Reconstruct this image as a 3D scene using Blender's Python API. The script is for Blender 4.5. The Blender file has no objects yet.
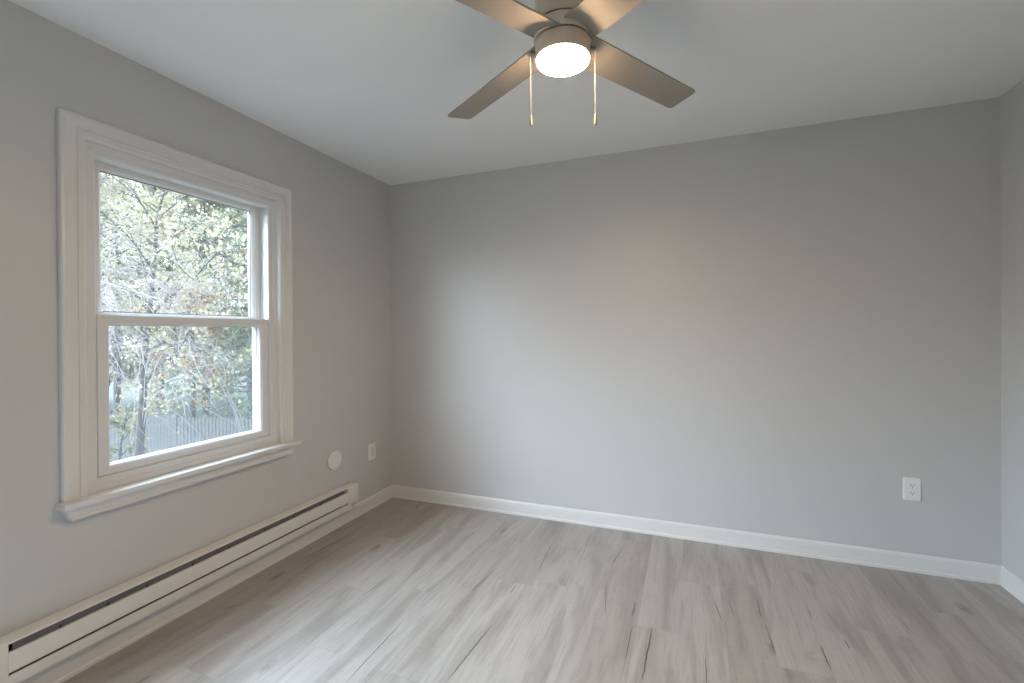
import bpy, bmesh, math, random
from mathutils import Vector, Matrix

# ------------------------------------------------------------------ camera, world, sun, exposure
scene = bpy.context.scene
COL = scene.collection
random.seed(7)

CAM = Vector((2.1855, -3.0385, 1.2805))
YAW, PITCH, ROLL = 0.36795, -0.0021, -0.00753
FPX, W_PX, H_PX = 461.56, 1024, 683
cam_data = bpy.data.cameras.new('camera')
cam_obj = bpy.data.objects.new('camera', cam_data)
COL.objects.link(cam_obj)
cam_data.sensor_fit = 'HORIZONTAL'
cam_data.sensor_width = 36.0
cam_data.lens = FPX / W_PX * 36.0
cam_data.shift_x = 0.157 / W_PX
cam_data.shift_y = -7.96 / W_PX
cam_data.clip_start = 0.02
cam_data.clip_end = 300
Fv = Vector((-math.sin(YAW) * math.cos(PITCH), math.cos(YAW) * math.cos(PITCH), math.sin(PITCH)))
R0 = Fv.cross(Vector((0, 0, 1))).normalized()
U0 = R0.cross(Fv)
Rv = R0 * math.cos(ROLL) + U0 * math.sin(ROLL)
Uv = -R0 * math.sin(ROLL) + U0 * math.cos(ROLL)
m = Matrix.Identity(4)
for i in range(3):
    m[i][0], m[i][1], m[i][2], m[i][3] = Rv[i], Uv[i], -Fv[i], CAM[i]
cam_obj.matrix_world = m
scene.camera = cam_obj

scene.view_settings.view_transform = 'Standard'
scene.view_settings.look = 'None'
scene.view_settings.gamma = 1.0
scene.view_settings.exposure = 0.0
scene.view_settings.use_curve_mapping = False

SKY_STRENGTH = 4.0
SKY_TOP = (0.84, 0.92, 1.0)
SKY_LOW = (0.98, 1.02, 1.06)
GROUND_LIGHT = (0.36, 0.355, 0.34)
world = bpy.data.worlds.new('overcast_sky')
scene.world = world
world.use_nodes = True
wn, wl = world.node_tree.nodes, world.node_tree.links
wn.clear()
w_out = wn.new('ShaderNodeOutputWorld')
w_bg = wn.new('ShaderNodeBackground')
w_tc = wn.new('ShaderNodeTexCoord')
w_sep = wn.new('ShaderNodeSeparateXYZ')
w_map = wn.new('ShaderNodeMapRange')
w_map.inputs['From Min'].default_value = -1
w_map.inputs['From Max'].default_value = 1
w_ramp = wn.new('ShaderNodeValToRGB')
e = w_ramp.color_ramp.elements
e[0].position, e[0].color = 0.47, (*GROUND_LIGHT, 1)
e[1].position, e[1].color = 0.9, (*SKY_TOP, 1)
k = e.new(0.52)
k.color = (*SKY_LOW, 1)
w_bg.inputs['Strength'].default_value = SKY_STRENGTH
wl.new(w_tc.outputs['Generated'], w_sep.inputs[0])
wl.new(w_sep.outputs['Z'], w_map.inputs['Value'])
wl.new(w_map.outputs[0], w_ramp.inputs[0])
# bright lobe added to the sky to light a patch of the back wall
GLOW_DIR, GLOW = Vector((-0.36, -0.86, 0.36)).normalized(), (5.0, 5.7, 6.6)
w_dot = wn.new('ShaderNodeVectorMath')
w_dot.operation = 'DOT_PRODUCT'
w_dot.inputs[1].default_value = GLOW_DIR
wl.new(w_tc.outputs['Generated'], w_dot.inputs[0])
w_gl = wn.new('ShaderNodeMapRange')
w_gl.interpolation_type = 'SMOOTHSTEP'
w_gl.inputs['From Min'].default_value = math.cos(math.radians(27))
w_gl.inputs['From Max'].default_value = math.cos(math.radians(10))
wl.new(w_dot.outputs['Value'], w_gl.inputs['Value'])
w_mix = wn.new('ShaderNodeMix')
w_mix.data_type = 'RGBA'
w_mix.inputs['B'].default_value = (*GLOW, 1)
wl.new(w_gl.outputs[0], w_mix.inputs['Factor'])
wl.new(w_ramp.outputs[0], w_mix.inputs['A'])
wl.new(w_mix.outputs['Result'], w_bg.inputs[0])
wl.new(w_bg.outputs[0], w_out.inputs[0])

sun_data = bpy.data.lights.new('sun_behind_thin_cloud', 'SUN')
sun_data.energy = 27.0
sun_data.angle = math.radians(70)
sun_data.color = (0.57, 0.78, 1.0)
sun_obj = bpy.data.objects.new('sun_behind_thin_cloud', sun_data)
COL.objects.link(sun_obj)
sun_obj.location = (-9, -6, 9)
sun_obj.rotation_euler = (-Vector((-0.74, -0.15, 0.62))).to_track_quat('-Z', 'Y').to_euler()

LAMP_STRENGTH = 290.0
LAMP_COLOR = (1.0, 0.71, 0.43)


def portal(name, loc, direction, sx, sy):
    d = bpy.data.lights.new(name, 'AREA')
    d.shape = 'RECTANGLE'
    d.size, d.size_y = sx, sy
    d.cycles.is_portal = True
    o = bpy.data.objects.new(name, d)
    COL.objects.link(o)
    o.location = loc
    o.rotation_euler = Vector(direction).to_track_quat('-Z', 'Z').to_euler()
    return o


portal('window_sky_portal', (-0.16, -1.515, 1.35), (1, 0, 0), 0.92, 1.36)

RY = -3.75          # rear wall, behind the camera
# glazed door added out of view in the left wall for fill light
GD = (-3.68, -2.40, 0.0, 2.18)
portal('added_door_sky_portal', (-0.16, (GD[0] + GD[1]) / 2, (GD[2] + GD[3]) / 2), (1, 0, 0), GD[1] - GD[0], GD[3] - GD[2])

scene.cycles.max_bounces = 10
scene.cycles.diffuse_bounces = 6
scene.cycles.transparent_max_bounces = 16
scene.cycles.sample_clamp_indirect = 8.0
scene.cycles.use_denoising = True


# ------------------------------------------------------------------ materials
def new_mat(name):
    mt = bpy.data.materials.new(name)
    mt.use_nodes = True
    nt = mt.node_tree
    b = nt.nodes.get('Principled BSDF')
    return mt, nt, b


def plain(name, col, rough=0.5, metal=0.0, var=0.03, scale=30.0, spec=0.5, bump=0.0, bump_scale=200.0):
    """procedural paint: a base colour with slight mottling and optional fine bump"""
    mt, nt, b = new_mat(name)
    tc = nt.nodes.new('ShaderNodeTexCoord')
    n = nt.nodes.new('ShaderNodeTexNoise')
    n.inputs['Scale'].default_value = scale
    n.inputs['Detail'].default_value = 3
    nt.links.new(tc.outputs['Object'], n.inputs['Vector'])
    mx = nt.nodes.new('ShaderNodeMix')
    mx.data_type = 'RGBA'
    mx.inputs['A'].default_value = (*[c * (1 - var) for c in col], 1)
    mx.inputs['B'].default_value = (*[min(1, c * (1 + var)) for c in col], 1)
    nt.links.new(n.outputs['Fac'], mx.inputs['Factor'])
    nt.links.new(mx.outputs['Result'], b.inputs['Base Color'])
    b.inputs['Roughness'].default_value = rough
    b.inputs['Metallic'].default_value = metal
    b.inputs['Specular IOR Level'].default_value = spec
    if bump:
        n2 = nt.nodes.new('ShaderNodeTexNoise')
        n2.inputs['Scale'].default_value = bump_scale
        nt.links.new(tc.outputs['Object'], n2.inputs['Vector'])
        bp = nt.nodes.new('ShaderNodeBump')
        bp.inputs['Strength'].default_value = bump
        bp.inputs['Distance'].default_value = 0.002
        nt.links.new(n2.outputs['Fac'], bp.inputs['Height'])
        nt.links.new(bp.outputs['Normal'], b.inputs['Normal'])
    return mt


M = {}
M['wall'] = plain('grey_wall_paint', (0.560, 0.555, 0.548), 0.45, var=0.012, scale=3, spec=0.5, bump=0.05, bump_scale=160)
M['ceiling'] = plain('flat_ceiling_paint', (0.86, 0.86, 0.855), 0.85, var=0.01, scale=3, spec=0.2)
M['trim'] = plain('white_trim_paint', (0.70, 0.69, 0.675), 0.35, var=0.015, scale=12)
M['vinyl'] = plain('white_window_vinyl', (0.70, 0.70, 0.695), 0.35, var=0.012, scale=10)
M['heater'] = plain('offwhite_heater_enamel', (0.72, 0.70, 0.665), 0.38, var=0.02, scale=14)
M['heater_dark'] = plain('dark_heater_steel', (0.085, 0.085, 0.092), 0.45, 0.4, var=0.12, scale=40)
M['heater_grey'] = plain('grey_heater_deflector', (0.115, 0.112, 0.117), 0.5, 0.2, var=0.12, scale=60)
M['heater_black'] = plain('black_heater_recess', (0.012, 0.012, 0.013), 0.6, 0.0, var=0.1)
M['plate'] = plain('white_plastic', (0.78, 0.775, 0.77), 0.3, var=0.01)
M['plate_insert'] = plain('white_plastic_insert', (0.66, 0.655, 0.65), 0.3, var=0.01)
M['slot'] = plain('dark_socket_slot', (0.03, 0.03, 0.03), 0.6)
M['steel'] = plain('screw_steel', (0.55, 0.54, 0.52), 0.35, 0.9)
M['nickel'] = plain('brushed_nickel', (0.66, 0.55, 0.43), 0.42, 0.3, var=0.05, scale=60)
M['nickel_dark'] = plain('shadow_gap_metal', (0.04, 0.032, 0.025), 0.6, 0.2)
M['blade'] = plain('nickel_fan_blade', (0.32, 0.285, 0.245), 0.58, 0.1, var=0.05, scale=50)
M['chain'] = plain('pull_chain_metal', (0.16, 0.145, 0.13), 0.6, 0.0)
M['fob'] = plain('pull_chain_fob', (0.24, 0.17, 0.10), 0.45, 0.2)
M['fence'] = plain('weathered_fence_wood', (0.105, 0.100, 0.098), 0.85, var=0.45, scale=9)
M['ground'] = plain('leaf_strewn_lawn', (0.075, 0.075, 0.055), 0.95, var=0.5, scale=3)
M['bark'] = plain('grey_brown_bark', (0.065, 0.056, 0.05), 0.9, var=0.3, scale=14)
M['twig'] = plain('pale_grey_twig', (0.29, 0.26, 0.265), 0.8, var=0.15, scale=5)


def lamp_mat():
    mt, nt, b = new_mat('glowing_frosted_lens')
    b.inputs['Base Color'].default_value = (0.9, 0.88, 0.84, 1)
    b.inputs['Roughness'].default_value = 0.5
    b.inputs['Emission Color'].default_value = (*LAMP_COLOR, 1)
    b.inputs['Emission Strength'].default_value = LAMP_STRENGTH
    return mt


M['lamp'] = lamp_mat()


def glass_mat(name, veil):
    """clear pane: transparent with fresnel reflection and a white veil standing in for glare haze"""
    mt, nt, b = new_mat(name)
    nt.nodes.remove(b)
    out = nt.nodes.get('Material Output')
    tr = nt.nodes.new('ShaderNodeBsdfTransparent')
    tr.inputs[0].default_value = (0.95, 0.97, 0.97, 1)
    gl = nt.nodes.new('ShaderNodeBsdfGlossy')
    gl.inputs['Roughness'].default_value = 0.02
    fr = nt.nodes.new('ShaderNodeFresnel')
    # both faces of the pane reflect like the outer one (no total reflection inside the thin sheet)
    gm = nt.nodes.new('ShaderNodeNewGeometry')
    io = nt.nodes.new('ShaderNodeMath')
    io.operation = 'MULTIPLY_ADD'
    io.inputs[1].default_value = 1 / 1.45 - 1.45
    io.inputs[2].default_value = 1.45
    nt.links.new(gm.outputs['Backfacing'], io.inputs[0])
    nt.links.new(io.outputs[0], fr.inputs[0])
    mx = nt.nodes.new('ShaderNodeMixShader')
    nt.links.new(fr.outputs[0], mx.inputs[0])
    nt.links.new(tr.outputs[0], mx.inputs[1])
    nt.links.new(gl.outputs[0], mx.inputs[2])
    tl = nt.nodes.new('ShaderNodeBsdfTranslucent')
    tl.inputs[0].default_value = (0.9, 0.92, 0.95, 1)
    mx2 = nt.nodes.new('ShaderNodeMixShader')
    mx2.inputs[0].default_value = veil  # translucent share mixed in to imitate glare haze over the view
    nt.links.new(mx.outputs[0], mx2.inputs[1])
    nt.links.new(tl.outputs[0], mx2.inputs[2])
    nt.links.new(mx2.outputs[0], out.inputs[0])
    return mt


M['glass'] = glass_mat('window_glass', 0.012)


def screen_mat():
    mt, nt, b = new_mat('insect_screen_mesh')
    nt.nodes.remove(b)
    out = nt.nodes.get('Material Output')
    tr = nt.nodes.new('ShaderNodeBsdfTransparent')
    df = nt.nodes.new('ShaderNodeBsdfTranslucent')
    df.inputs[0].default_value = (0.10, 0.105, 0.11, 1)
    d2 = nt.nodes.new('ShaderNodeBsdfDiffuse')
    d2.inputs[0].default_value = (0.20, 0.21, 0.22, 1)
    ms = nt.nodes.new('ShaderNodeMixShader')
    nt.links.new(df.outputs[0], ms.inputs[1])
    nt.links.new(d2.outputs[0], ms.inputs[2])
    mx = nt.nodes.new('ShaderNodeMixShader')
    mx.inputs[0].default_value = 0.10
    nt.links.new(tr.outputs[0], mx.inputs[1])
    nt.links.new(ms.outputs[0], mx.inputs[2])
    nt.links.new(mx.outputs[0], out.inputs[0])
    return mt


M['screen'] = screen_mat()


def leaf_mat(name, cols, transl=0.2):
    mt, nt, b = new_mat(name)
    nt.nodes.remove(b)
    out = nt.nodes.get('Material Output')
    g = nt.nodes.new('ShaderNodeNewGeometry')
    r = nt.nodes.new('ShaderNodeValToRGB')
    r.color_ramp.interpolation = 'LINEAR'
    el = r.color_ramp.elements
    while len(el) < len(cols):
        el.new(0.5)
    for i, c in enumerate(cols):
        el[i].position = i / (len(cols) - 1)
        el[i].color = (*c, 1)
    nt.links.new(g.outputs['Random Per Island'], r.inputs[0])
    d = nt.nodes.new('ShaderNodeBsdfDiffuse')
    t = nt.nodes.new('ShaderNodeBsdfTranslucent')
    nt.links.new(r.outputs[0], d.inputs[0])
    nt.links.new(r.outputs[0], t.inputs[0])
    mx = nt.nodes.new('ShaderNodeMixShader')
    mx.inputs[0].default_value = transl
    nt.links.new(d.outputs[0], mx.inputs[1])
    nt.links.new(t.outputs[0], mx.inputs[2])
    nt.links.new(mx.outputs[0], out.inputs[0])
    return mt


M['leaf_yellow'] = leaf_mat('yellow_green_leaves', [(0.393, 0.391, 0.228), (0.546, 0.483, 0.305), (0.294, 0.340, 0.220), (0.612, 0.514, 0.390), (0.481, 0.412, 0.315)])
M['leaf_peach'] = leaf_mat('peach_autumn_leaves', [(0.446, 0.250, 0.122), (0.460, 0.308, 0.153), (0.408, 0.295, 0.138), (0.382, 0.218, 0.113)])
M['leaf_green'] = leaf_mat('soft_green_leaves', [(0.184, 0.227, 0.113), (0.275, 0.272, 0.138), (0.342, 0.295, 0.138), (0.224, 0.238, 0.130)])
M['needles'] = leaf_mat('blue_green_needles', [(0.104, 0.171, 0.104), (0.172, 0.218, 0.130), (0.211, 0.238, 0.138)], 0.3)


# floor planks: colour varies per plank through face attributes, cracks lie in the print
CRACKS = [  # x, y_far, x, y_near, half width in metres
    (1.397, -0.319, 1.419, -0.714, 0.0022), (1.190, -0.762, 1.168, -0.998, 0.0028), (1.354, -0.842, 1.355, -0.937, 0.0020),
    (1.803, -0.262, 1.777, -0.499, 0.0024), (1.780, -0.676, 1.822, -0.954, 0.0020), (1.938, -0.787, 1.936, -0.925, 0.0028),
    (1.597, -0.095, 1.596, -0.338, 0.0022), (2.287, -0.658, 2.311, -0.815, 0.0024), (2.350, -0.635, 2.362, -0.754, 0.0016),
    (2.475, -0.560, 2.476, -0.740, 0.0024), (0.985, -1.277, 0.999, -1.684, 0.0026), (0.699, -1.044, 0.686, -1.210, 0.0018),
    (1.369, -1.181, 1.343, -1.556, 0.0034), (2.026, -0.948, 2.014, -1.304, 0.0040), (1.945, -0.977, 1.943, -1.215, 0.0024),
    (2.235, -1.071, 2.236, -1.250, 0.0020), (2.773, -0.765, 2.776, -0.832, 0.0024), (2.486, -0.754, 2.493, -0.974, 0.0020),
    (2.672, -0.832, 2.675, -0.993, 0.0026), (3.038, -0.491, 3.061, -0.637, 0.0014), (0.167, -0.669, 0.113, -1.032, 0.0040),
    (0.278, -0.051, 0.333, -0.203, 0.0030), (0.283, -1.898, 0.280, -1.990, 0.0030), (0.183, -1.463, 0.142, -1.525, 0.0030),
]


def floor_mat():
    mt, nt, b = new_mat('greywashed_oak_plank')
    N, L = nt.nodes, nt.links

    def math_n(op, a=None, bb=None, c=None, clamp=False):
        n = N.new('ShaderNodeMath')
        n.operation = op
        n.use_clamp = clamp
        for i, v in enumerate((a, bb, c)):
            if v is None:
                continue
            if isinstance(v, (int, float)):
                n.inputs[i].default_value = v
            else:
                L.new(v, n.inputs[i])
        return n.outputs[0]

    def mixc(fac, a, bcol):
        n = N.new('ShaderNodeMix')
        n.data_type = 'RGBA'
        for key, v in (('Factor', fac), ('A', a), ('B', bcol)):
            if isinstance(v, (int, float)):
                n.inputs[key].default_value = v
            elif isinstance(v, tuple):
                n.inputs[key].default_value = (*v, 1)
            else:
                L.new(v, n.inputs[key])
        return n.outputs['Result']

    def noise(vec, scale, detail=4, rough=0.55, dist=0.0):
        n = N.new('ShaderNodeTexNoise')
        n.inputs['Scale'].default_value = scale
        n.inputs['Detail'].default_value = detail
        n.inputs['Roughness'].default_value = rough
        n.inputs['Distortion'].default_value = dist
        L.new(vec, n.inputs['Vector'])
        return n.outputs['Fac']

    def ramp(fac, lo, hi):
        n = N.new('ShaderNodeMapRange')
        n.interpolation_type = 'SMOOTHSTEP'
        n.inputs['From Min'].default_value = lo
        n.inputs['From Max'].default_value = hi
        L.new(fac, n.inputs['Value'])
        return n.outputs[0]

    tc = N.new('ShaderNodeTexCoord')
    sep = N.new('ShaderNodeSeparateXYZ')
    L.new(tc.outputs['Object'], sep.inputs[0])
    X, Y = sep.outputs[0], sep.outputs[1]
    at = N.new('ShaderNodeAttribute')
    at.attribute_name = 'plank_tone'
    tone = at.outputs['Fac']
    at2 = N.new('ShaderNodeAttribute')
    at2.attribute_name = 'plank_seed'
    seed = at2.outputs['Fac']
    uvn = N.new('ShaderNodeUVMap')
    uvn.uv_map = 'plank_uv'
    usep = N.new('ShaderNodeSeparateXYZ')
    L.new(uvn.outputs[0], usep.inputs[0])
    # coordinates pushed along z by the plank's seed so each plank has its own grain
    def vec(sx, sy):
        c = N.new('ShaderNodeCombineXYZ')
        L.new(math_n('MULTIPLY', X, sx), c.inputs[0])
        L.new(math_n('MULTIPLY', Y, sy), c.inputs[1])
        L.new(math_n('MULTIPLY', seed, 37.0), c.inputs[2])
        return c.outputs[0]
    fine = noise(vec(1, 0.035), 170, 5, 0.65)
    streak = noise(vec(1, 0.06), 24, 4, 0.55, 0.6)
    broad = noise(vec(1, 0.13), 8.5, 3, 0.5, 0.9)
    blot = noise(vec(1, 0.22), 16.0, 4, 0.6, 0.3)
    mid = noise(vec(1, 0.045), 75, 4, 0.6, 0.4)
    saw = noise(vec(0.12, 1), 90, 2, 0.5)
    base = mixc(tone, (0.352, 0.316, 0.284), (0.455, 0.422, 0.392))
    base = mixc(math_n('MULTIPLY', ramp(broad, 0.44, 0.68), 0.48), base, (0.212, 0.188, 0.166))
    base = mixc(math_n('MULTIPLY', ramp(streak, 0.54, 0.80), 0.34), base, (0.190, 0.163, 0.140))
    base = mixc(math_n('MULTIPLY', ramp(streak, 0.46, 0.26), 0.08), base, (0.56, 0.53, 0.50))
    base = mixc(math_n('MULTIPLY', ramp(fine, 0.48, 0.70), 0.30), base, (0.20, 0.175, 0.15))
    base = mixc(math_n('MULTIPLY', ramp(mid, 0.50, 0.72), 0.24), base, (0.185, 0.160, 0.138))
    base = mixc(math_n('MULTIPLY', ramp(blot, 0.52, 0.70), 0.26), base, (0.215, 0.190, 0.165))
    base = mixc(math_n('MULTIPLY', ramp(saw, 0.55, 0.75), 0.10), base, (0.55, 0.52, 0.49))
    # knots
    vo = N.new('ShaderNodeTexVoronoi')
    vo.inputs['Scale'].default_value = 1.0
    L.new(vec(3.4, 1.5), vo.inputs['Vector'])
    wob = noise(vec(1, 1), 40, 3)
    kd = math_n('ADD', vo.outputs['Distance'], math_n('MULTIPLY', math_n('SUBTRACT', wob, 0.5), 0.12))
    knot = math_n('SUBTRACT', 1.0, ramp(kd, 0.02, 0.11))
    base = mixc(math_n('MULTIPLY', knot, 0.55), base, (0.125, 0.105, 0.088))
    # thin random checks along the grain
    chk = noise(vec(1, 0.03), 34, 2, 0.4)
    chk2 = noise(vec(1, 0.7), 5, 2, 0.5)
    chkm = math_n('MULTIPLY', ramp(chk, 0.715, 0.74), ramp(chk2, 0.52, 0.62))
    base = mixc(math_n('MULTIPLY', chkm, 0.55), base, (0.08, 0.066, 0.055))
    # named cracks
    wob2 = noise(vec(1, 1), 18, 2)
    wv = math_n('MULTIPLY', math_n('SUBTRACT', wob2, 0.5), 0.009)
    total = None
    for (xa, ya, xb, yb, hw) in CRACKS:
        mslope = (xb - xa) / (yb - ya)
        line = math_n('MULTIPLY_ADD', Y, mslope, xa - mslope * ya)
        d = math_n('ABSOLUTE', math_n('ADD', math_n('SUBTRACT', X, line), wv))
        t = math_n('DIVIDE', math_n('SUBTRACT', Y, (ya + yb) / 2), abs(ya - yb) / 2)
        env = math_n('SUBTRACT', 1.0, math_n('MULTIPLY', t, t), clamp=True)
        wdt = math_n('MULTIPLY', math_n('SQRT', env), hw * 1.05)
        msk = math_n('DIVIDE', math_n('SUBTRACT', wdt, d), hw * 0.6, clamp=True)
        total = msk if total is None else math_n('MAXIMUM', total, msk)
    base = mixc(math_n('MULTIPLY', total, 0.95), base, (0.050, 0.042, 0.036))
    # bevel lines between planks (uv in metres from the plank's own edges)
    ed = math_n('MINIMUM', usep.outputs[0], usep.outputs[1])
    seam = math_n('SUBTRACT', 1.0, ramp(ed, 0.0006, 0.0022))
    base = mixc(math_n('MULTIPLY', seam, 0.14), base, (0.12, 0.10, 0.09))
    L.new(base, b.inputs['Base Color'])
    rg = math_n('MULTIPLY_ADD', fine, 0.14, 0.30)
    L.new(rg, b.inputs['Roughness'])
    b.inputs['Specular IOR Level'].default_value = 0.5
    bp = N.new('ShaderNodeBump')
    bp.inputs['Strength'].default_value = 0.12
    bp.inputs['Distance'].default_value = 0.002
    hgt = math_n('SUBTRACT', math_n('MULTIPLY', fine, 0.6), math_n('ADD', total, seam))
    L.new(hgt, bp.inputs['Height'])
    L.new(bp.outputs['Normal'], b.inputs['Normal'])
    return mt


M['floor'] = floor_mat()


# ------------------------------------------------------------------ mesh helpers
def link(name, me, mat, parent=None):
    o = bpy.data.objects.new(name, me)
    COL.objects.link(o)
    if mat:
        me.materials.append(mat)
    if parent:
        o.parent = parent
    return o


def from_bm(name, bm, mat, parent=None, smooth=None):
    me = bpy.data.meshes.new(name)
    bmesh.ops.recalc_face_normals(bm, faces=bm.faces)
    bm.to_mesh(me)
    bm.free()
    if smooth is not None:
        for p in me.polygons:
            p.use_smooth = True
        me.set_sharp_from_angle(angle=math.radians(smooth))
    return link(name, me, mat, parent)


def from_lists(name, V, F, mat, parent=None, smooth=False):
    me = bpy.data.meshes.new(name)
    me.from_pydata(V, [], F)
    me.update()
    if smooth:
        for p in me.polygons:
            p.use_smooth = True
    return link(name, me, mat, parent)


def add_box(bm, lo, hi, bevel=0.0, seg=2):
    r = bmesh.ops.create_cube(bm, size=1.0)
    vs = r['verts']
    for v in vs:
        v.co = Vector([lo[i] + (v.co[i] + 0.5) * (hi[i] - lo[i]) for i in range(3)])
    if bevel:
        es = {ed for v in vs for ed in v.link_edges}
        bmesh.ops.bevel(bm, geom=list(es), offset=bevel, segments=seg, affect='EDGES', profile=0.5)


def box(name, lo, hi, mat, parent=None, bevel=0.0, seg=2):
    bm = bmesh.new()
    add_box(bm, lo, hi, bevel, seg)
    return from_bm(name, bm, mat, parent, 40 if bevel else None)


def add_lathe(bm, prof, n=64, center=(0, 0, 0)):
    rings = []
    for (r, z) in prof:
        if r < 1e-6:
            rings.append([bm.verts.new((center[0], center[1], center[2] + z))])
        else:
            rings.append([bm.verts.new((center[0] + r * math.cos(2 * math.pi * i / n), center[1] + r * math.sin(2 * math.pi * i / n), center[2] + z)) for i in range(n)])
    for a, b in zip(rings, rings[1:]):
        for i in range(n):
            j = (i + 1) % n
            if len(a) == 1 and len(b) == 1:
                continue
            if len(a) == 1:
                bm.faces.new((a[0], b[i], b[j]))
            elif len(b) == 1:
                bm.faces.new((a[i], a[j], b[0]))
            else:
                bm.faces.new((a[i], a[j], b[j], b[i]))


def lathe(name, prof, mat, parent=None, n=64, smooth=35):
    bm = bmesh.new()
    add_lathe(bm, prof, n)
    return from_bm(name, bm, mat, parent, smooth)


def rect_ring(name, outer, inner, prof, mat, parent=None):
    """closed frame in the y-z plane; prof = [(t, x)], t 0 at the outer edge and 1 at the inner edge"""
    bm = bmesh.new()
    rings = []
    for (t, x) in prof:
        y0 = outer[0] + (inner[0] - outer[0]) * t
        y1 = outer[1] + (inner[1] - outer[1]) * t
        z0 = outer[2] + (inner[2] - outer[2]) * t
        z1 = outer[3] + (inner[3] - outer[3]) * t
        rings.append([bm.verts.new(c) for c in ((x, y0, z0), (x, y1, z0), (x, y1, z1), (x, y0, z1))])
    m_ = len(rings)
    for k in range(m_):
        a, b = rings[k], rings[(k + 1) % m_]
        for i in range(4):
            j = (i + 1) % 4
            bm.faces.new((a[i], a[j], b[j], b[i]))
    return from_bm(name, bm, mat, parent)


def extrude_profile(name, prof, path, mat, parent=None, shear=None, smooth=None):
    """prof: [(a, b)] closed outline; path: function (a, b, end) -> xyz for the two ends"""
    bm = bmesh.new()
    A = [bm.verts.new(path(a, b, 0)) for a, b in prof]
    B = [bm.verts.new(path(a, b, 1)) for a, b in prof]
    n = len(prof)
    for i in range(n):
        j = (i + 1) % n
        bm.faces.new((A[i], A[j], B[j], B[i]))
    bm.faces.new(A)
    bm.faces.new(B)
    return from_bm(name, bm, mat, parent, smooth)


def empty(name, loc):
    o = bpy.data.objects.new(name, None)
    COL.objects.link(o)
    o.location = loc
    o.empty_display_size = 0.1
    return o


def adopt(root, *kids):
    """children were modelled in world space: keep them there"""
    for c in kids:
        c.parent = root
        c.matrix_parent_inverse = Matrix.Translation(-Vector(root.location))


def tag(o, label, cat, group=None):
    o['label'] = label
    o['category'] = cat
    if group:
        o['group'] = group


def structure(o):
    o['kind'] = 'structure'
    return o


# ------------------------------------------------------------------ room shell
RW, RH = 3.639, 2.44
WT = 0.14
# floor planks
PW = 0.178
joints = {0: [-0.83], 1: [-0.776], 2: [-0.738, -1.95], 3: [-1.36], 4: [-0.97], 5: [-0.515], 6: [-0.443], 7: [-1.037], 8: [-0.21], 9: [-0.66], 10: [-1.25], 11: [-0.4], 12: [-0.9], 13: [-0.55],
          -1: [-1.59], -2: [-1.06], -3: [-0.35], -4: [-1.157], -5: [-0.62], -6: [-0.2], -7: [-1.3], -8: [-.5]}
tones = {(0, 0): 0.10, (0, 1): 0.85, (1, 0): 0.55, (1, 1): 0.80, (2, 0): 0.72, (2, 1): 0.78, (3, 0): 0.30, (3, 1): 0.22, (4, 0): 0.55, (4, 1): 0.50, (5, 0): 0.42, (5, 1): 0.62,
         (6, 0): 0.75, (6, 1): 0.15, (7, 0): 0.55, (7, 1): 0.70, (8, 0): 0.50, (8, 1): 0.60, (-1, 0): 0.80, (-1, 1): 0.45, (-2, 0): 0.7, (-2, 1): 0.8}
V, F, T, S, UVS = [], [], [], [], []
prng = random.Random(11)
for k in range(-8, 15):
    xa, xb = 1.25 + PW * k, 1.25 + PW * (k + 1)
    xa_, xb_ = max(xa, -0.05), min(xb, RW + 0.05)
    if xb_ <= xa_:
        continue
    js = sorted(joints.get(k, [-0.6]), reverse=True)
    ys = [0.06]
    if js[0] < -1.22:
        ys.append(js[0] + 1.22)
    ys += js
    while ys[-1] > RY - 0.2:
        ys.append(ys[-1] - 1.22)
    ys = [min(y, 0.06) for y in ys]
    for idx, (ya, yb) in enumerate(zip(ys, ys[1:])):
        if ya - yb < 1e-4:
            continue
        nv = len(V)
        V += [(xa_, yb, 0), (xb_, yb, 0), (xb_, ya, 0), (xa_, ya, 0)]
        F.append((nv, nv + 1, nv + 2, nv + 3))
        T.append(tones.get((k, idx), prng.uniform(0.2, 0.8)))
        S.append(prng.random())
        UVS.append((xa, xb, ya, yb))
# every plank is split into a border-following grid so that the edge distance can be interpolated
V2, F2, T2, S2, U2 = [], [], [], [], []
for f, t, s, (xa, xb, ya, yb) in zip(F, T, S, UVS):
    x0, x1 = V[f[0]][0], V[f[1]][0]
    y0, y1 = V[f[0]][1], V[f[2]][1]
    xs = sorted({x0, x1, min(max((xa + xb) / 2, x0), x1)})
    ysl = sorted({y0, y1, (y0 + y1) / 2})
    for i in range(len(xs) - 1):
        for j in range(len(ysl) - 1):
            nv = len(V2)
            q = [(xs[i], ysl[j]), (xs[i + 1], ysl[j]), (xs[i + 1], ysl[j + 1]), (xs[i], ysl[j + 1])]
            V2 += [(a, b, 0.0) for a, b in q]
            F2.append((nv, nv + 1, nv + 2, nv + 3))
            T2.append(t)
            S2.append(s)
            U2 += [(min(a - xa, xb - a), min(b - yb, ya - b)) for a, b in q]
floor = from_lists('floor', V2, F2, M['floor'])
fm = floor.data
ta = fm.attributes.new('plank_tone', 'FLOAT', 'FACE')
sa = fm.attributes.new('plank_seed', 'FLOAT', 'FACE')
for i in range(len(F2)):
    ta.data[i].value = T2[i]
    sa.data[i].value = S2[i]
uvl = fm.uv_layers.new(name='plank_uv')
for p in fm.polygons:
    for li, vi in zip(p.loop_indices, p.vertices):
        uvl.data[li].uv = U2[vi]
structure(floor)

structure(box('ceiling', (-WT, RY - WT, RH), (RW + WT, WT, RH + 0.12), M['ceiling']))
structure(box('wall_back', (-WT, 0, -0.1), (RW + WT, WT, RH), M['wall']))
structure(box('wall_right', (RW, RY - WT, -0.1), (RW + WT, 0, RH), M['wall']))


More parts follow.
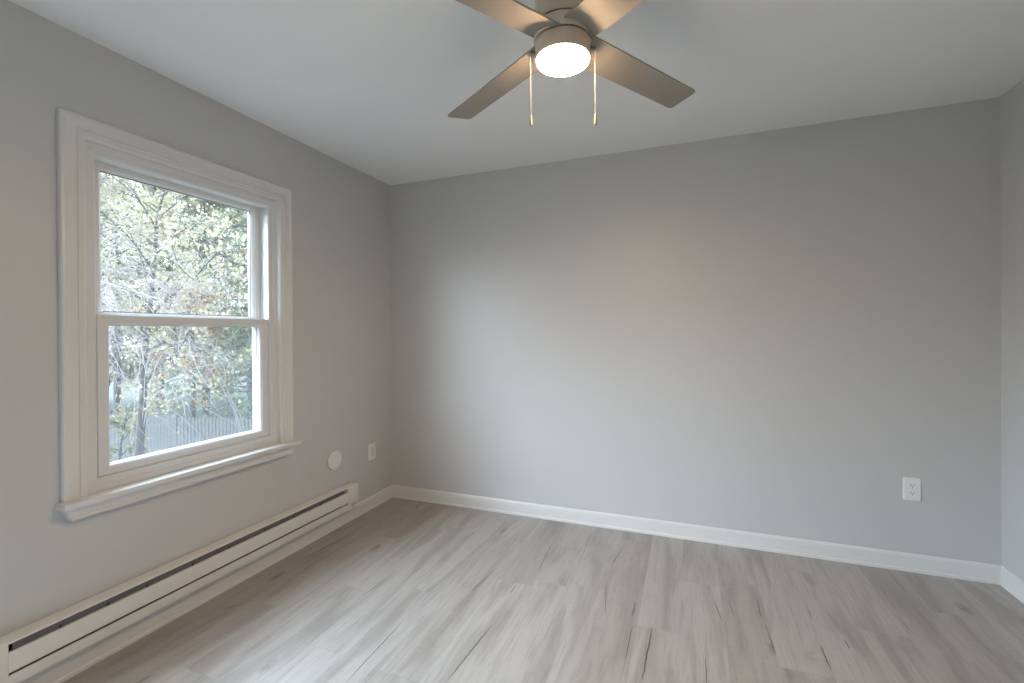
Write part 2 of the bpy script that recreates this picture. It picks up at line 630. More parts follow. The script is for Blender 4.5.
def wall_with_holes(name, mk, lim, holes):
    bm = bmesh.new()
    a0, a1, z0, z1 = lim
    pieces, at_ = [], a0
    for (h0, h1, hz0, hz1) in sorted(holes):
        pieces += [(at_, h0, z0, z1), (h0, h1, z0, hz0), (h0, h1, hz1, z1)]
        at_ = h1
    pieces.append((at_, a1, z0, z1))
    for (p, q, r, s) in pieces:
        if q - p > 1e-5 and s - r > 1e-5:
            lo, hi = mk(p, q, r, s)
            add_box(bm, lo, hi)
    return structure(from_bm(name, bm, M['wall']))


WIN = (-1.985, -1.045, 0.640, 2.062)
wall_with_holes('wall_left', lambda p, q, r, s: ((-WT, p, r), (0, q, s)), (RY - WT, 0, -0.1, RH), [WIN, GD])
structure(box('wall_rear', (-WT, RY - WT, -0.1), (RW, RY, RH), M['wall']))

# baseboards: board with an eased top and a small shoe at the floor
BP = [(0.0, 0.0), (0.014, 0.0), (0.014, 0.013), (0.0115, 0.0165), (0.0105, 0.018), (0.0105, 0.066), (0.0090, 0.070), (0.0100, 0.074), (0.0095, 0.080), (0.0065, 0.088), (0.004, 0.0925), (0.0, 0.094)]
structure(extrude_profile('baseboard_left', BP, lambda a, b, e_: (a, (GD[1] + 0.06 if e_ == 0 else 0 - a), b), M['trim']))
structure(extrude_profile('baseboard_back', BP, lambda a, b, e_: ((a if e_ == 0 else RW - a), -a, b), M['trim']))
structure(extrude_profile('baseboard_right', BP, lambda a, b, e_: (RW - a, (RY if e_ == 0 else -a), b), M['trim']))

# ------------------------------------------------------------------ window
win = structure(empty('window_1', (0, -1.515, 0.66)))
CO = (-2.046, -0.979, 0.661, 2.124)          # casing outer y0 y1 z0 z1
CW = 0.082
cp = [(0, 0), (0, 0.018), (0.004, 0.0225), (0.012, 0.0235), (0.016, 0.0215), (0.022, 0.0205), (0.049, 0.0195), (0.0505, 0.0150), (0.0530, 0.0145), (0.0550, 0.0170), (0.0600, 0.0170), (0.0625, 0.0115), (0.0760, 0.0115), (0.079, 0.0095), (CW, 0.0085), (CW, 0)]
bm = bmesh.new()
rings = []
for u, x in cp:
    rings.append([bm.verts.new(c) for c in ((x, CO[0] + u, CO[2]), (x, CO[0] + u, CO[3] - u), (x, CO[1] - u, CO[3] - u), (x, CO[1] - u, CO[2]))])
for a, b in zip(rings, rings[1:] + rings[:1]):
    for i in range(3):
        bm.faces.new((a[i], a[i + 1], b[i + 1], b[i]))
bm.faces.new([r[0] for r in rings])
bm.faces.new([r[3] for r in rings][::-1])
casing = from_bm('casing', bm, M['trim'])

jamb = rect_ring('jamb', (-1.985, -1.045, 0.640, 2.062), (-1.966, -1.062, 0.655, 2.044), [(0, -0.139), (0, 0.0), (1, 0.004), (1, -0.139)], M['trim'])
FO = (-1.966, -1.062, 0.655, 2.044)
FI = (-1.919, -1.113, 0.714, 1.995)
frame = rect_ring('frame', FO, FI, [(0, -0.125), (0, -0.012), (0.46, -0.012), (0.50, -0.0165), (0.90, -0.0165), (1, -0.0195), (1, -0.125)], M['vinyl'])
# tracks inside the side jambs of the upper half
bm = bmesh.new()
add_box(bm, (-0.071, -1.919, 1.366), (-0.065, -1.913, 1.995))
add_box(bm, (-0.071, -1.119, 1.366), (-0.065, -1.113, 1.995))
tracks = from_bm('sash_track', bm, M['vinyl'])

UO = (-1.920, -1.112, 1.322, 1.996)
UI = (-1.868, -1.165, 1.379, 1.964)
upper = rect_ring('upper_sash', UO, UI, [(0, -0.110), (0, -0.074), (0.70, -0.074), (0.74, -0.077), (0.86, -0.079), (1, -0.087), (1, -0.110)], M['vinyl'])
upper_glass = box('glass_pane', (-0.099, UI[0] - 0.004, UI[2] - 0.004), (-0.094, UI[1] + 0.004, UI[3] + 0.004), M['glass'])
LO = (-1.917, -1.115, 0.716, 1.365)
LI = (-1.873, -1.166, 0.753, 1.325)
lower = rect_ring('lower_sash', LO, LI, [(0, -0.072), (0, -0.021), (0.05, -0.0185), (0.78, -0.0185), (0.82, -0.021), (0.90, -0.022), (1, -0.027), (1, -0.072)], M['vinyl'])
lower_glass = box('glass_pane', (-0.056, LI[0] - 0.004, LI[2] - 0.004), (-0.051, LI[1] + 0.004, LI[3] + 0.004), M['glass'])
# black glazing gaskets
gask_u = rect_ring('gasket', (UI[0], UI[1], UI[2], UI[3]), (UI[0] + 0.003, UI[1] - 0.003, UI[2] + 0.003, UI[3] - 0.003), [(0, -0.0938), (0, -0.0905), (1, -0.0915), (1, -0.0938)], M['heater_dark'])
gask_l = rect_ring('gasket', (LI[0], LI[1], LI[2], LI[3]), (LI[0] + 0.003, LI[1] - 0.003, LI[2] + 0.003, LI[3] - 0.003), [(0, -0.0508), (0, -0.0470), (1, -0.0480), (1, -0.0508)], M['vinyl'])
screen_frame = rect_ring('screen_frame', (-1.919, -1.113, 0.714, 1.345), (-1.900, -1.132, 0.733, 1.326), [(0, -0.123), (0, -0.113), (1, -0.113), (1, -0.123)], M['vinyl'])
screen = box('insect_screen', (-0.1185, -1.901, 0.732), (-0.1175, -1.131, 1.327), M['screen'])

# stool (inside sill board) with a rounded nose, and the apron under it
sp = [(-0.012, 0.641), (0.055, 0.641), (0.060, 0.644), (0.062, 0.651), (0.060, 0.658), (0.055, 0.661), (-0.012, 0.661)]


def stool_path(a, b, e_):
    return (a, -2.060 if e_ == 0 else -0.966, b)


bm = bmesh.new()
add_box(bm, (0.0, -2.061, 0.6405), (0.062, -0.966, 0.661), 0.003, 2)
add_box(bm, (-0.0185, -1.966, 0.6405), (0.01, -1.062, 0.6606))
stool = from_bm('stool', bm, M['trim'], None, 40)
ap = [(0.0, 0.6405), (0.044, 0.6405), (0.043, 0.634), (0.037, 0.628), (0.032, 0.620), (0.029, 0.610), (0.029, 0.604), (0.033, 0.601), (0.034, 0.596), (0.032, 0.590), (0.026, 0.587), (0.0, 0.587)]
apron = extrude_profile('apron', ap, lambda a, b, e_: (a, (-2.046 + (0.6405 - b) * 0.42) if e_ == 0 else (-0.980 - (0.6405 - b) * 0.42), b), M['trim'])
adopt(win, casing, jamb, frame, tracks, upper, lower, screen, stool, apron)
for o, par in ((upper_glass, upper), (lower_glass, lower), (gask_u, upper), (gask_l, lower), (screen_frame, screen)):
    o.parent = par
    o.matrix_parent_inverse = par.matrix_world.inverted()

fill_door = structure(rect_ring('added_fill_door', (GD[0], GD[1], GD[2], GD[3]), (GD[0] + 0.09, GD[1] - 0.09, GD[2] + 0.12, GD[3] - 0.09), [(0, -0.10), (0, -0.04), (1, -0.045), (1, -0.10)], M['vinyl']))  # unseen door, added to let more daylight into the room
gpane = box('glass_pane', (-0.074, GD[0] + 0.085, GD[2] + 0.115), (-0.069, GD[1] - 0.085, GD[3] - 0.085), M['glass'], fill_door)
structure(box('roof_eave', (-0.36, RY - 0.3, 2.47), (-WT, 0.5, 2.60), M['trim']))

# ------------------------------------------------------------------ baseboard heater
HY0, HY1 = -2.315, -0.476
HZ0, HZ1, HX = 0.143, 0.262, 0.065
heater = empty('baseboard_heater', (0, (HY0 + HY1) / 2, HZ0))
tag(heater, 'long off-white electric baseboard heater mounted on the left wall below the window', 'heater')
S0, S1 = HY0 + 0.102, HY1 - 0.102
parts = []
bm = bmesh.new()
add_box(bm, (0.0005, HY0 + 0.052, 0.101), (0.003, HY1 - 0.054, HZ1 - 0.002))
parts.append(from_bm('back_plate', bm, M['heater']))
# hood: the top sheet bent down a little at the front
hp = [(0.003, 0.2625), (0.060, 0.2605), (0.0645, 0.2585), (0.0650, 0.2545), (0.0632, 0.2545), (0.0625, 0.2572), (0.058, 0.2590), (0.003, 0.2605)]
parts.append(extrude_profile('hood', hp, lambda a, b, e_: (a, S0 if e_ == 0 else S1, b), M['heater']))
fp = [(0.0650, 0.2235), (0.0650, 0.160), (0.0630, 0.1575), (0.0560, 0.1565), (0.0560, 0.158), (0.0615, 0.159), (0.0630, 0.161), (0.0630, 0.2225), (0.0545, 0.2250), (0.0545, 0.2265), (0.0635, 0.2255)]
parts.append(extrude_profile('front_panel', fp, lambda a, b, e_: (a, S0 if e_ == 0 else S1, b), M['heater']))
dp = [(0.0520, 0.2592), (0.0555, 0.2592), (0.0600, 0.2310), (0.0600, 0.2290), (0.0585, 0.2290), (0.0585, 0.2310)]
deflector = extrude_profile('deflector', dp, lambda a, b, e_: (a, S0 + 0.012 if e_ == 0 else S1 - 0.05 + (0.2592 - b) * 1.1, b), M['heater_grey'])
parts.append(deflector)
bp_ = [(0.004, 0.1010), (0.047, 0.1010), (0.050, 0.1035), (0.050, 0.1410), (0.0485, 0.1430), (0.0440, 0.1430), (0.0440, 0.1415), (0.0480, 0.1410), (0.0480, 0.1040), (0.004, 0.1025)]
parts.append(extrude_profile('bottom_rail', bp_, lambda a, b, e_: (a, HY0 + 0.05 if e_ == 0 else HY1 - 0.052, b), M['heater']))
# finned heating element inside
bm = bmesh.new()
y = S0 + 0.10
while y < S1 - 0.10:
    add_box(bm, (0.018, y, 0.166), (0.052, y + 0.0012, 0.216))
    y += 0.0095
parts.append(from_bm('heating_element_fins', bm, M['heater_dark']))
parts.append(box('liner', (0.0032, S0, 0.104), (0.0045, S1, 0.258), M['heater_grey']))
for (ya, yb) in ((HY0, S0), (S1, HY1)):
    bm = bmesh.new()
    add_box(bm, (0.003, ya, HZ0), (HX + 0.001, yb, HZ1 + 0.001), 0.0025, 2)
    parts.append(from_bm('end_cap', bm, M['heater'], None, 40))
adopt(heater, *parts)
for yy in (-2.075, -1.93, -1.79, -1.60, -1.42, -1.215, -1.02, -0.82):
    br = box('dark_hole_mark', (0.0575, yy - 0.004, 0.2285), (0.0612, yy + 0.004, 0.2375), M['heater_black'])  # small black block put in for a dark hole in the deflector
    br.parent = deflector
    br.matrix_parent_inverse = deflector.matrix_world.inverted()
for yy in (-2.02, -1.38):
    bm = bmesh.new()
    bmesh.ops.create_uvsphere(bm, u_segments=14, v_segments=8, radius=1.0)
    for v in bm.verts:
        v.co = Vector((0.0566 + v.co.x * 0.0016, yy + v.co.y * 0.011, 0.2520 + v.co.z * 0.0045))
    hl = from_bm('knockout', bm, M['heater_black'])
    hl.parent = deflector
    hl.matrix_parent_inverse = deflector.matrix_world.inverted()

# ------------------------------------------------------------------ wall plates


def plate_mesh(hw, hh, d, r=0.004):
    bm = bmesh.new()
    add_box(bm, (-hw, -d, -hh), (hw, 0, hh))
    es = [ed for ed in bm.edges if abs(ed.verts[0].co.y + d) < 1e-6 and abs(ed.verts[1].co.y + d) < 1e-6]
    bmesh.ops.bevel(bm, geom=es, offset=r, segments=3, affect='EDGES')
    return bm


# duplex outlet on the back wall (modelled facing -y)
out = empty('wall_outlet', (3.277, -0.0003, 0.4365))
tag(out, 'white duplex power outlet low on the grey back wall near the right corner', 'outlet')
from_bm('cover_plate', plate_mesh(0.0385, 0.0600, 0.0065), M['plate'], out, 40)
for sgn in (1, -1):
    bm = bmesh.new()
    n = 36
    ring = []
    for i in range(n):
        a = 2 * math.pi * i / n
        ring.append((max(-0.0168, min(0.0168, 0.0172 * math.cos(a))), max(-0.0142, min(0.0142, 0.0172 * math.sin(a)))))
    A = [bm.verts.new((x, -0.0060, z + sgn * 0.0195)) for x, z in ring]
    B = [bm.verts.new((x, -0.0080, z + sgn * 0.0195)) for x, z in ring]
    for i in range(n):
        bm.faces.new((A[i], A[(i + 1) % n], B[(i + 1) % n], B[i]))
    bm.faces.new(B)
    bm.faces.new(A)
    rc = from_bm('receptacle', bm, M['plate'], out)
    for sx, h in ((-0.0062, 0.0042), (0.0062, 0.0035)):
        box('slot', (sx - 0.0012, -0.0084, sgn * 0.0195 + 0.003 - h), (sx + 0.0012, -0.0079, sgn * 0.0195 + 0.003 + h), M['slot'], rc)
    bm = bmesh.new()
    bmesh.ops.create_cone(bm, cap_ends=True, segments=16, radius1=0.0027, radius2=0.0027, depth=0.0005,
                          matrix=Matrix.Translation((0, -0.00815, sgn * 0.0195 - 0.0075)) @ Matrix.Rotation(math.pi / 2, 4, 'X'))
    from_bm('ground_hole', bm, M['slot'], rc)
bm = bmesh.new()
bmesh.ops.create_uvsphere(bm, u_segments=14, v_segments=8, radius=0.003)
for v in bm.verts:
    v.co = Vector((v.co.x, -0.0066 + v.co.y * 0.35, v.co.z))
from_bm('screw', bm, M['steel'], out, 60)

# rectangular-insert outlet on the left wall (rotated to face +x)
dec = empty('wall_outlet', (0.0003, -0.250, 0.4145))
dec.rotation_euler = (0, 0, math.pi / 2)
tag(dec, 'white wall plate with rectangular insert on the left wall near the back corner', 'outlet')
from_bm('cover_plate', plate_mesh(0.0400, 0.0585, 0.0060), M['plate'], dec, 40)
box('insert', (-0.0165, -0.0072, -0.0335), (0.0165, -0.0050, 0.0335), M['plate_insert'], dec, 0.0006)
for zz in (0.047, -0.047):
    bm = bmesh.new()
    bmesh.ops.create_uvsphere(bm, u_segments=12, v_segments=6, radius=0.0026)
    for v in bm.verts:
        v.co = Vector((v.co.x, -0.0062 + v.co.y * 0.3, zz + v.co.z))
    from_bm('screw', bm, M['plate'], dec, 60)

# round blank cover
rnd = empty('round_cover_plate', (0.0003, -0.634, 0.4505))
rnd.rotation_euler = (0, 0, math.pi / 2)
tag(rnd, 'round white blank cover plate on the left wall between window and corner outlet', 'cover plate')
bm = bmesh.new()
prof = [(0.0, 0.0135), (0.020, 0.0133), (0.022, 0.0125), (0.040, 0.0125), (0.042, 0.0135), (0.056, 0.0128), (0.0600, 0.0110), (0.0615, 0.0080), (0.0615, 0.0050), (0.0540, 0.0045), (0.0540, 0.0), (0.0, 0.0)]
add_lathe(bm, prof, 56)
for v in bm.verts:
    v.co = Vector((v.co.x, -v.co.z, v.co.y))
from_bm('disc', bm, M['plate'], rnd, 30)
for xx in (-0.020, 0.020):
    bm = bmesh.new()
    bmesh.ops.create_uvsphere(bm, u_segments=12, v_segments=6, radius=0.0035)
    for v in bm.verts:
        v.co = Vector((xx + v.co.x, -0.0127 + v.co.y * 0.3, v.co.z))
    from_bm('screw', bm, M['plate'], rnd, 60)

# ------------------------------------------------------------------ ceiling fan with light
FX, FY = 1.828, -1.661
fan = empty('ceiling_fan', (FX, FY, RH))
tag(fan, 'four-bladed brushed nickel ceiling fan with lit round lamp hanging from the ceiling', 'ceiling fan')


def zz(z):
    return z - RH


lathe('canopy', [(0.0, zz(2.4395)), (0.088, zz(2.4395)), (0.092, zz(2.434)), (0.092, zz(2.40)), (0.089, zz(2.39)), (0.0, zz(2.39))], M['nickel'], fan)
lathe('motor_housing', [(0.0, zz(2.390)), (0.083, zz(2.390)), (0.084, zz(2.385)), (0.084, zz(2.221)), (0.081, zz(2.2165)), (0.0, zz(2.2165))], M['nickel'], fan)
lathe('housing_gap', [(0.0, zz(2.2165)), (0.072, zz(2.2165)), (0.072, zz(2.2125)), (0.0, zz(2.2125))], M['nickel_dark'], fan)
lathe('blade_hub', [(0.0, zz(2.2125)), (0.080, zz(2.2125)), (0.086, zz(2.208)), (0.088, zz(2.198)), (0.088, zz(2.172)), (0.086, zz(2.168)), (0.0, zz(2.168))], M['nickel'], fan)
lathe('light_gap', [(0.0, zz(2.168)), (0.080, zz(2.168)), (0.080, zz(2.1645)), (0.0, zz(2.1645))], M['nickel_dark'], fan)
lathe('light_fitter', [(0.0, zz(2.1645)), (0.082, zz(2.1645)), (0.084, zz(2.162)), (0.083, zz(2.1145)), (0.0815, zz(2.1130)), (0.0, zz(2.1135))], M['nickel'], fan)
dome = [(0.0, zz(2.1134)), (0.0790, zz(2.1134)), (0.0790, zz(2.1070))]
for i in range(1, 13):
    a = i / 12 * math.pi / 2
    dome.append((0.0790 * math.cos(a), zz(2.1070) - 0.011 * math.sin(a)))
dome[-1] = (0.0, zz(2.1070) - 0.011)
lathe('lamp_lens', dome, M['lamp'], fan, 64, 50)

PHI0, BW, BR, BZ, PITCHB = 2.576, 0.058, 0.634, 2.173, math.radians(10.4)


def blade_bm():
    bm = bmesh.new()
    r0, r1, c = 0.060, BR, 0.016
    outline = [(r0, -BW), (0.2, -BW)]
    for i in range(7):
        a = -math.pi / 2 + i / 6 * math.pi / 2
        outline.append((r1 - c + c * math.cos(a), -BW + c + c * math.sin(a)))
    for i in range(7):
        a = i / 6 * math.pi / 2
        outline.append((r1 - c + c * math.cos(a), BW - c + c * math.sin(a)))
    outline += [(0.2, BW), (r0, BW)]
    A = [bm.verts.new((x, y_, -0.003)) for x, y_ in outline]
    B = [bm.verts.new((x, y_, 0.003)) for x, y_ in outline]
    n = len(outline)
    for i in range(n):
        bm.faces.new((A[i], A[(i + 1) % n], B[(i + 1) % n], B[i]))
    bm.faces.new(A)
    bm.faces.new(B)
    bmesh.ops.recalc_face_normals(bm, faces=bm.faces)
    es = [ed for ed in bm.edges if abs(ed.verts[0].co.z - ed.verts[1].co.z) < 1e-6]
    bmesh.ops.bevel(bm, geom=es, offset=0.001, segments=1, affect='EDGES')
    return bm


blade0 = from_bm('blade', blade_bm(), M['blade'], fan, 30)
blades = [blade0]
for k in range(1, 4):
    b_ = blade0.copy()
    COL.objects.link(b_)
    b_.parent = fan
    blades.append(b_)
for k, b_ in enumerate(blades):
    # fitted: one edge of each blade is higher than the other
    b_.matrix_local = Matrix.Translation((0, 0, zz(BZ) + 0.004)) @ Matrix.Rotation(PHI0 + k * math.pi / 2, 4, 'Z') @ Matrix.Rotation(-PITCHB, 4, 'X')
# pull chains hang left and right of the light fitter
for sgn, ztop, zbot in ((-1, 2.138, 1.912), (1, 2.150, 1.913)):
    px, py = sgn * 0.0985 * 0.933, sgn * 0.0985 * 0.360
    bm = bmesh.new()
    d = Vector((sgn * 0.933, sgn * 0.360, 0))
    # outlet nub on the fitter
    bmesh.ops.create_cone(bm, cap_ends=True, segments=12, radius1=0.0045, radius2=0.0035, depth=0.016,
                          matrix=Matrix.Translation((px - d.x * 0.006, py - d.y * 0.006, zz(ztop))) @ d.to_track_quat('Z', 'X').to_matrix().to_4x4())
    # bead chain
    z_ = zz(ztop)
    while z_ > zz(zbot) + 0.030:
        bmesh.ops.create_icosphere(bm, subdivisions=1, radius=0.0010, matrix=Matrix.Translation((px, py, z_)))
        z_ -= 0.0020
    bmesh.ops.create_cone(bm, cap_ends=True, segments=6, radius1=0.0006, radius2=0.0006, depth=zz(ztop) - zz(zbot) - 0.03,
                          matrix=Matrix.Translation((px, py, (zz(ztop) + zz(zbot) + 0.03) / 2)))
    ch = from_bm('pull_chain', bm, M['chain'], fan, 60)
    bm = bmesh.new()
    zb = zz(zbot)
    add_lathe(bm, [(0.0, zb + 0.034), (0.002, zb + 0.033), (0.0028, zb + 0.028), (0.0022, zb + 0.024), (0.0036, zb + 0.018), (0.0044, zb + 0.009), (0.0038, zb + 0.002), (0.0, zb)], 16, (px, py, 0))
    from_bm('fob', bm, M['fob'], ch, 50)

# ------------------------------------------------------------------ outdoors
GZ = -2.7
gmesh = from_lists('ground', [(-60, -40, GZ), (-0.6, -40, GZ), (-0.6, 60, GZ), (-60, 60, GZ)], [(0, 1, 2, 3)], M['ground'])
structure(gmesh)


def at(px, depth):
    """ground position seen at photo column px, so far along the view axis"""
    r = (px - 512) / FPX * depth
    p = CAM + Vector((-math.sin(YAW), math.cos(YAW), 0)) * depth + Vector((math.cos(YAW), math.sin(YAW), 0)) * r
    return Vector((p.x, p.y, GZ))


def tube(V, F, pts, rad, n=5):
    base = len(V)
    m_ = len(pts)
    for i, p in enumerate(pts):
        t = (pts[min(i + 1, m_ - 1)] - pts[max(i - 1, 0)])
        if t.length < 1e-6:
            t = Vector((0, 0, 1))
        t.normalize()
        s = t.cross(Vector((0.31, 0.87, 0.38)))
        if s.length < 1e-3:
            s = t.cross(Vector((1, 0, 0)))
        s.normalize()
        q = t.cross(s)
        for j in range(n):
            a = 2 * math.pi * j / n
            V.append(tuple(p + (s * math.cos(a) + q * math.sin(a)) * rad[i]))
    for i in range(m_ - 1):
        for j in range(n):
            k_ = (j + 1) % n
            F.append((base + i * n + j, base + i * n + k_, base + (i + 1) * n + k_, base + (i + 1) * n + j))


def arc(rng, start, direc, length, droop, steps=6, wig=0.12):
    """a branch: starts along direc, bends by droop (+ up, - down)"""
    pts = [start.copy()]
    d = direc.normalized()
    st = length / steps
    for i in range(steps):
        d = (d + Vector((rng.gauss(0, wig), rng.gauss(0, wig), rng.gauss(0, wig) + droop / steps))).normalized()
        pts.append(pts[-1] + d * st)
    return pts


def leaf(V, F, p, s, rng, up=0.0):
    n = Vector((rng.gauss(0, 1), rng.gauss(0, 1), rng.gauss(0, 1) + up)).normalized()
    a = n.cross(Vector((rng.gauss(0, 1), rng.gauss(0, 1), rng.gauss(0, 1)))).normalized()
    b_ = n.cross(a)
    i = len(V)
    w = s * 0.38
    V.extend([tuple(p - a * s * 0.5), tuple(p + b_ * w - a * s * 0.02 + n * w * 0.2), tuple(p + a * s * 0.55), tuple(p - b_ * w - a * s * 0.02 + n * w * 0.2)])
    F.append((i, i + 1, i + 2, i + 3))


def broadleaf(label, loc, height, spread, seed, leafm, leaves, leaf_size, limbs=12, droop=-0.5, trunk_r=0.14, base=0.28, barkm='bark', group=None, subs=7, twigs=4, limb_k=0.5, sub_r=0.016):
    rng = random.Random(seed)
    root = empty('broadleaf_tree', loc)
    tag(root, label, 'tree', group)
    Vt, Ft, Vw, Fw, Vl, Fl = [], [], [], [], [], []
    O = Vector((0, 0, -0.05))
    tp = arc(rng, O, Vector((rng.gauss(0, .06), rng.gauss(0, .06), 1)), height * 0.9, 0.3, 10, 0.06)
    tr = [trunk_r * (1 - 0.9 * i / 10) + 0.012 for i in range(11)]
    tr[0] *= 1.35
    tube(Vt, Ft, tp, tr, 9)
    ends = []
    for l in range(limbs):
        f = base + (0.98 - base) * (l + rng.random() * 0.6) / limbs
        idx = min(9.999, f * 10)
        i0 = int(idx)
        s = tp[i0].lerp(tp[i0 + 1], idx - i0)
        a = l * 2.39996 + rng.gauss(0, 0.3)
        el = 0.25 + 0.9 * f
        ln = spread * (1.1 - 0.55 * abs(f - 0.45) / 0.55) * rng.uniform(0.75, 1.15)
        d = Vector((math.cos(a), math.sin(a), el))
        lp = arc(rng, s, d, ln, droop, 7, 0.10)
        r0 = tr[i0] * limb_k
        tube(Vt, Ft, lp, [r0 * (1 - 0.85 * i / 7) + 0.006 for i in range(8)], 6)
        for q in range(subs):
            j = rng.uniform(1.5, 6.9)
            j0 = int(j)
            s2 = lp[j0].lerp(lp[j0 + 1], j - j0)
            ax = (lp[j0 + 1] - lp[j0]).normalized()
            d2 = (ax + Vector((rng.gauss(0, .8), rng.gauss(0, .8), rng.gauss(0, .5)))).normalized()
            bp2 = arc(rng, s2, d2, ln * rng.uniform(0.28, 0.5), droop * 0.8, 5, 0.16)
            tube(Vt, Ft, bp2, [sub_r * (1 - 0.137 * i) for i in range(6)], 4)
            for w in range(twigs):
                jj = rng.uniform(1, 4.9)
                k0 = int(jj)
                s3 = bp2[k0].lerp(bp2[k0 + 1], jj - k0)
                d3 = ((bp2[k0 + 1] - bp2[k0]).normalized() + Vector((rng.gauss(0, .7), rng.gauss(0, .7), rng.gauss(0, .6))))
                tw = arc(rng, s3, d3, ln * rng.uniform(0.15, 0.3), droop, 4, 0.2)
                tube(Vw, Fw, tw, [0.0045, 0.004, 0.0034, 0.0028, 0.002], 3)
                ends.append(tw)
    per = max(1, int(leaves / max(1, len(ends))))
    for tw in ends:
        for q in range(per):
            t = rng.uniform(0.3, 3.999)
            i0 = int(t)
            p = tw[i0].lerp(tw[i0 + 1], t - i0) + Vector((rng.gauss(0, .05), rng.gauss(0, .05), rng.gauss(0, .05))) * (leaf_size / 0.08)
            leaf(Vl, Fl, p, leaf_size * rng.uniform(0.6, 1.3), rng)
    from_lists('trunk', Vt, Ft, M[barkm], root, True)
    from_lists('twigs', Vw, Fw, M['twig'], root)['kind'] = 'stuff'
    if Fl:
        from_lists('foliage', Vl, Fl, M[leafm], root)['kind'] = 'stuff'
    return root


def conifer(label, loc, height, spread, seed, group=None, first=0.1):
    rng = random.Random(seed)
    root = empty('conifer_tree', loc)
    tag(root, label, 'tree', group)
    Vt, Ft, Vl, Fl = [], [], [], []
    tp = [Vector((0, 0, -0.05 + height * i / 8)) + Vector((rng.gauss(0, .03), rng.gauss(0, .03), 0)) for i in range(9)]
    tube(Vt, Ft, tp, [0.17 * (1 - i / 8.5) + 0.01 for i in range(9)], 8)
    z = height * first
    while z < height * 0.97:
        f = z / height
        for q in range(6):
            a = rng.uniform(0, 2 * math.pi)
            ln = spread * (1.02 - f) * rng.uniform(0.75, 1.1) + 0.15
            bp2 = arc(rng, Vector((0, 0, z)), Vector((math.cos(a), math.sin(a), 0.25)), ln, -0.75, 6, 0.05)
            tube(Vt, Ft, bp2, [0.022 * (1 - i / 7) + 0.003 for i in range(7)], 4)
            for c in range(int(16 + ln * 26)):
                t = rng.uniform(0.8, 5.999)
                i0 = int(t)
                p = bp2[i0].lerp(bp2[i0 + 1], t - i0)
                ax = (bp2[i0 + 1] - bp2[i0]).normalized()
                side = ax.cross(Vector((0, 0, 1))).normalized() * rng.choice((-1, 1))
                dd = (ax * rng.uniform(0.3, 0.9) + side * rng.uniform(0.4, 1.0) + Vector((0, 0, rng.uniform(-0.55, 0.1)))).normalized()
                L_ = rng.uniform(0.10, 0.26)
                wv = dd.cross(Vector((rng.gauss(0, .4), rng.gauss(0, .4), 1))).normalized() * 0.018
                i = len(Vl)
                Vl.extend([tuple(p - wv), tuple(p + wv), tuple(p + dd * L_ + wv * 0.5 - Vector((0, 0, 0.02))), tuple(p + dd * L_ - wv * 0.5 - Vector((0, 0, 0.02)))])
                Fl.append((i, i + 1, i + 2, i + 3))
        z += rng.uniform(0.24, 0.38)
    from_lists('trunk', Vt, Ft, M['bark'], root, True)
    from_lists('foliage', Vl, Fl, M['needles'], root)['kind'] = 'stuff'
    return root


# board fence at the bottom of the yard
fence = empty('wooden_fence', at(175, 12.6))
tag(fence, 'weathered grey wooden picket fence across the yard outside the window', 'fence')
fd = (at(245, 12.4) - at(100, 12.9)).normalized()
fn = Vector((-fd.y, fd.x, 0))
frng = random.Random(4)


def fence_pt(s, off, z):
    p = fd * s + fn * off
    return Vector((p.x, p.y, z))


def oriented_box(bm, s0, s1, o0, o1, z0, z1, peak=0.0):
    c = [fence_pt(s, o, z) for z in (z0, z1) for (s, o) in ((s0, o0), (s1, o0), (s1, o1), (s0, o1))]
    v = [bm.verts.new(p) for p in c]
    for f in ((0, 1, 2, 3), (0, 1, 5, 4), (1, 2, 6, 5), (2, 3, 7, 6), (3, 0, 4, 7)):
        bm.faces.new([v[i] for i in f])
    if peak:
        a = bm.verts.new(fence_pt((s0 + s1) / 2, o0, z1 + peak))
        b_ = bm.verts.new(fence_pt((s0 + s1) / 2, o1, z1 + peak))
        bm.faces.new((v[4], v[5], a))
        bm.faces.new((v[7], v[6], b_))
        bm.faces.new((v[5], v[6], b_, a))
        bm.faces.new((v[4], v[7], b_, a))
    else:
        bm.faces.new([v[i] for i in (4, 5, 6, 7)])


sec = 2.4
for q in range(-4, 5):
    s0 = q * sec
    top = 1.72 + (0.06 if q % 2 else 0.0) - 0.012 * q
    bm = bmesh.new()
    pitch_, wdt = (0.105, 0.074) if q >= 0 else (0.100, 0.094)
    s = s0 + 0.08
    while s < s0 + sec - 0.10:
        oriented_box(bm, s, s + wdt, -0.03, -0.012, 0.04 + frng.uniform(0, .02), top + frng.uniform(-0.015, 0.015), 0.045)
        s += pitch_
    from_bm('picket_panel', bm, M['fence'], fence)
    bm = bmesh.new()
    for zr in (0.35, 1.40):
        oriented_box(bm, s0 + 0.04, s0 + sec - 0.04, -0.012, 0.026, zr, zr + 0.085)
    from_bm('rail', bm, M['fence'], fence)
    bm = bmesh.new()
    oriented_box(bm, s0 - 0.05, s0 + 0.05, -0.035, 0.06, -0.05, top + 0.06, 0.04)
    from_bm('fence_post', bm, M['fence'], fence)

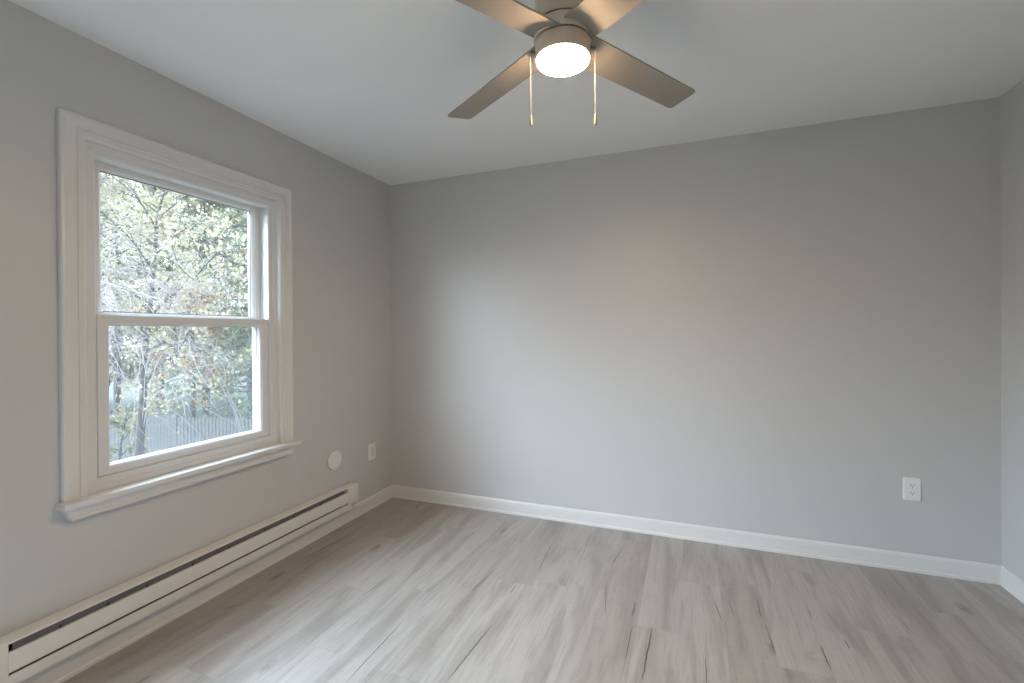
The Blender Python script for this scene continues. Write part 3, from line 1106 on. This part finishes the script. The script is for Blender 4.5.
# trees
broadleaf('slender dark-trunked tree with yellow-green leaves standing in front of the fence', at(132, 9.6), 8.0, 2.6, 21, 'leaf_yellow', 5600, 0.085, 17, -0.25, 0.085, 0.40, subs=9, limb_k=0.3, sub_r=0.009)
broadleaf('pale bare-twigged tree arching in from the left edge of the window view', at(-25, 6.6), 10.0, 4.6, 33, 'leaf_yellow', 700, 0.05, 38, -0.80, 0.08, 0.40, 'twig', subs=18, twigs=9, limb_k=0.14, sub_r=0.0048)
conifer('blue-green evergreen with drooping boughs rising behind the fence at right', at(252, 17.0), 12.0, 2.7, 5)
broadleaf('peach-leaved autumn tree in the middle distance behind the fence', at(192, 18.5), 6.2, 2.3, 44, 'leaf_peach', 4200, 0.12, 12, -0.5, 0.12, 0.3)
broadleaf('pale yellow tree behind the fence at left of the window view', at(120, 17.0), 9.5, 3.2, 52, 'leaf_yellow', 5200, 0.12, 15, -0.6, 0.13, 0.25)
broadleaf('green and yellow tree behind the evergreen at the right edge of the view', at(285, 19.5), 10.0, 3.4, 57, 'leaf_green', 5200, 0.13, 15, -0.5, 0.14, 0.25)
conifer('farther tall evergreen seen between the bare twigs', at(205, 23), 15.0, 3.2, 9, first=0.08)
shrub = broadleaf('low leafy green shrub growing against the fence beside the dark trunk', at(117, 10.4), 2.5, 0.75, 71, 'leaf_green', 1800, 0.075, 12, -0.1, 0.03, 0.12, subs=6, limb_k=0.4, sub_r=0.006)
shrub.name = 'leafy_shrub'
shrub['category'] = 'shrub'
far = 'tall woodland trees closing the view behind the yard'
far_label = 'tall leafy woodland tree far behind the fence'
for (px, dp_, h, sp_, sd, lm) in ((30, 24, 14, 4.4, 61, 'leaf_yellow'), (95, 27, 16, 4.8, 62, 'leaf_green'), (160, 26, 17, 4.8, 63, 'leaf_yellow'), (225, 29, 18, 5.0, 64, 'leaf_green'), (290, 27, 16, 4.8, 65, 'leaf_yellow'), (345, 25, 15, 4.6, 66, 'leaf_green')):
    broadleaf(far_label, at(px, dp_), h, sp_, sd, lm, 12000, 0.28, 20, -0.3, 0.2, 0.12, group=far)
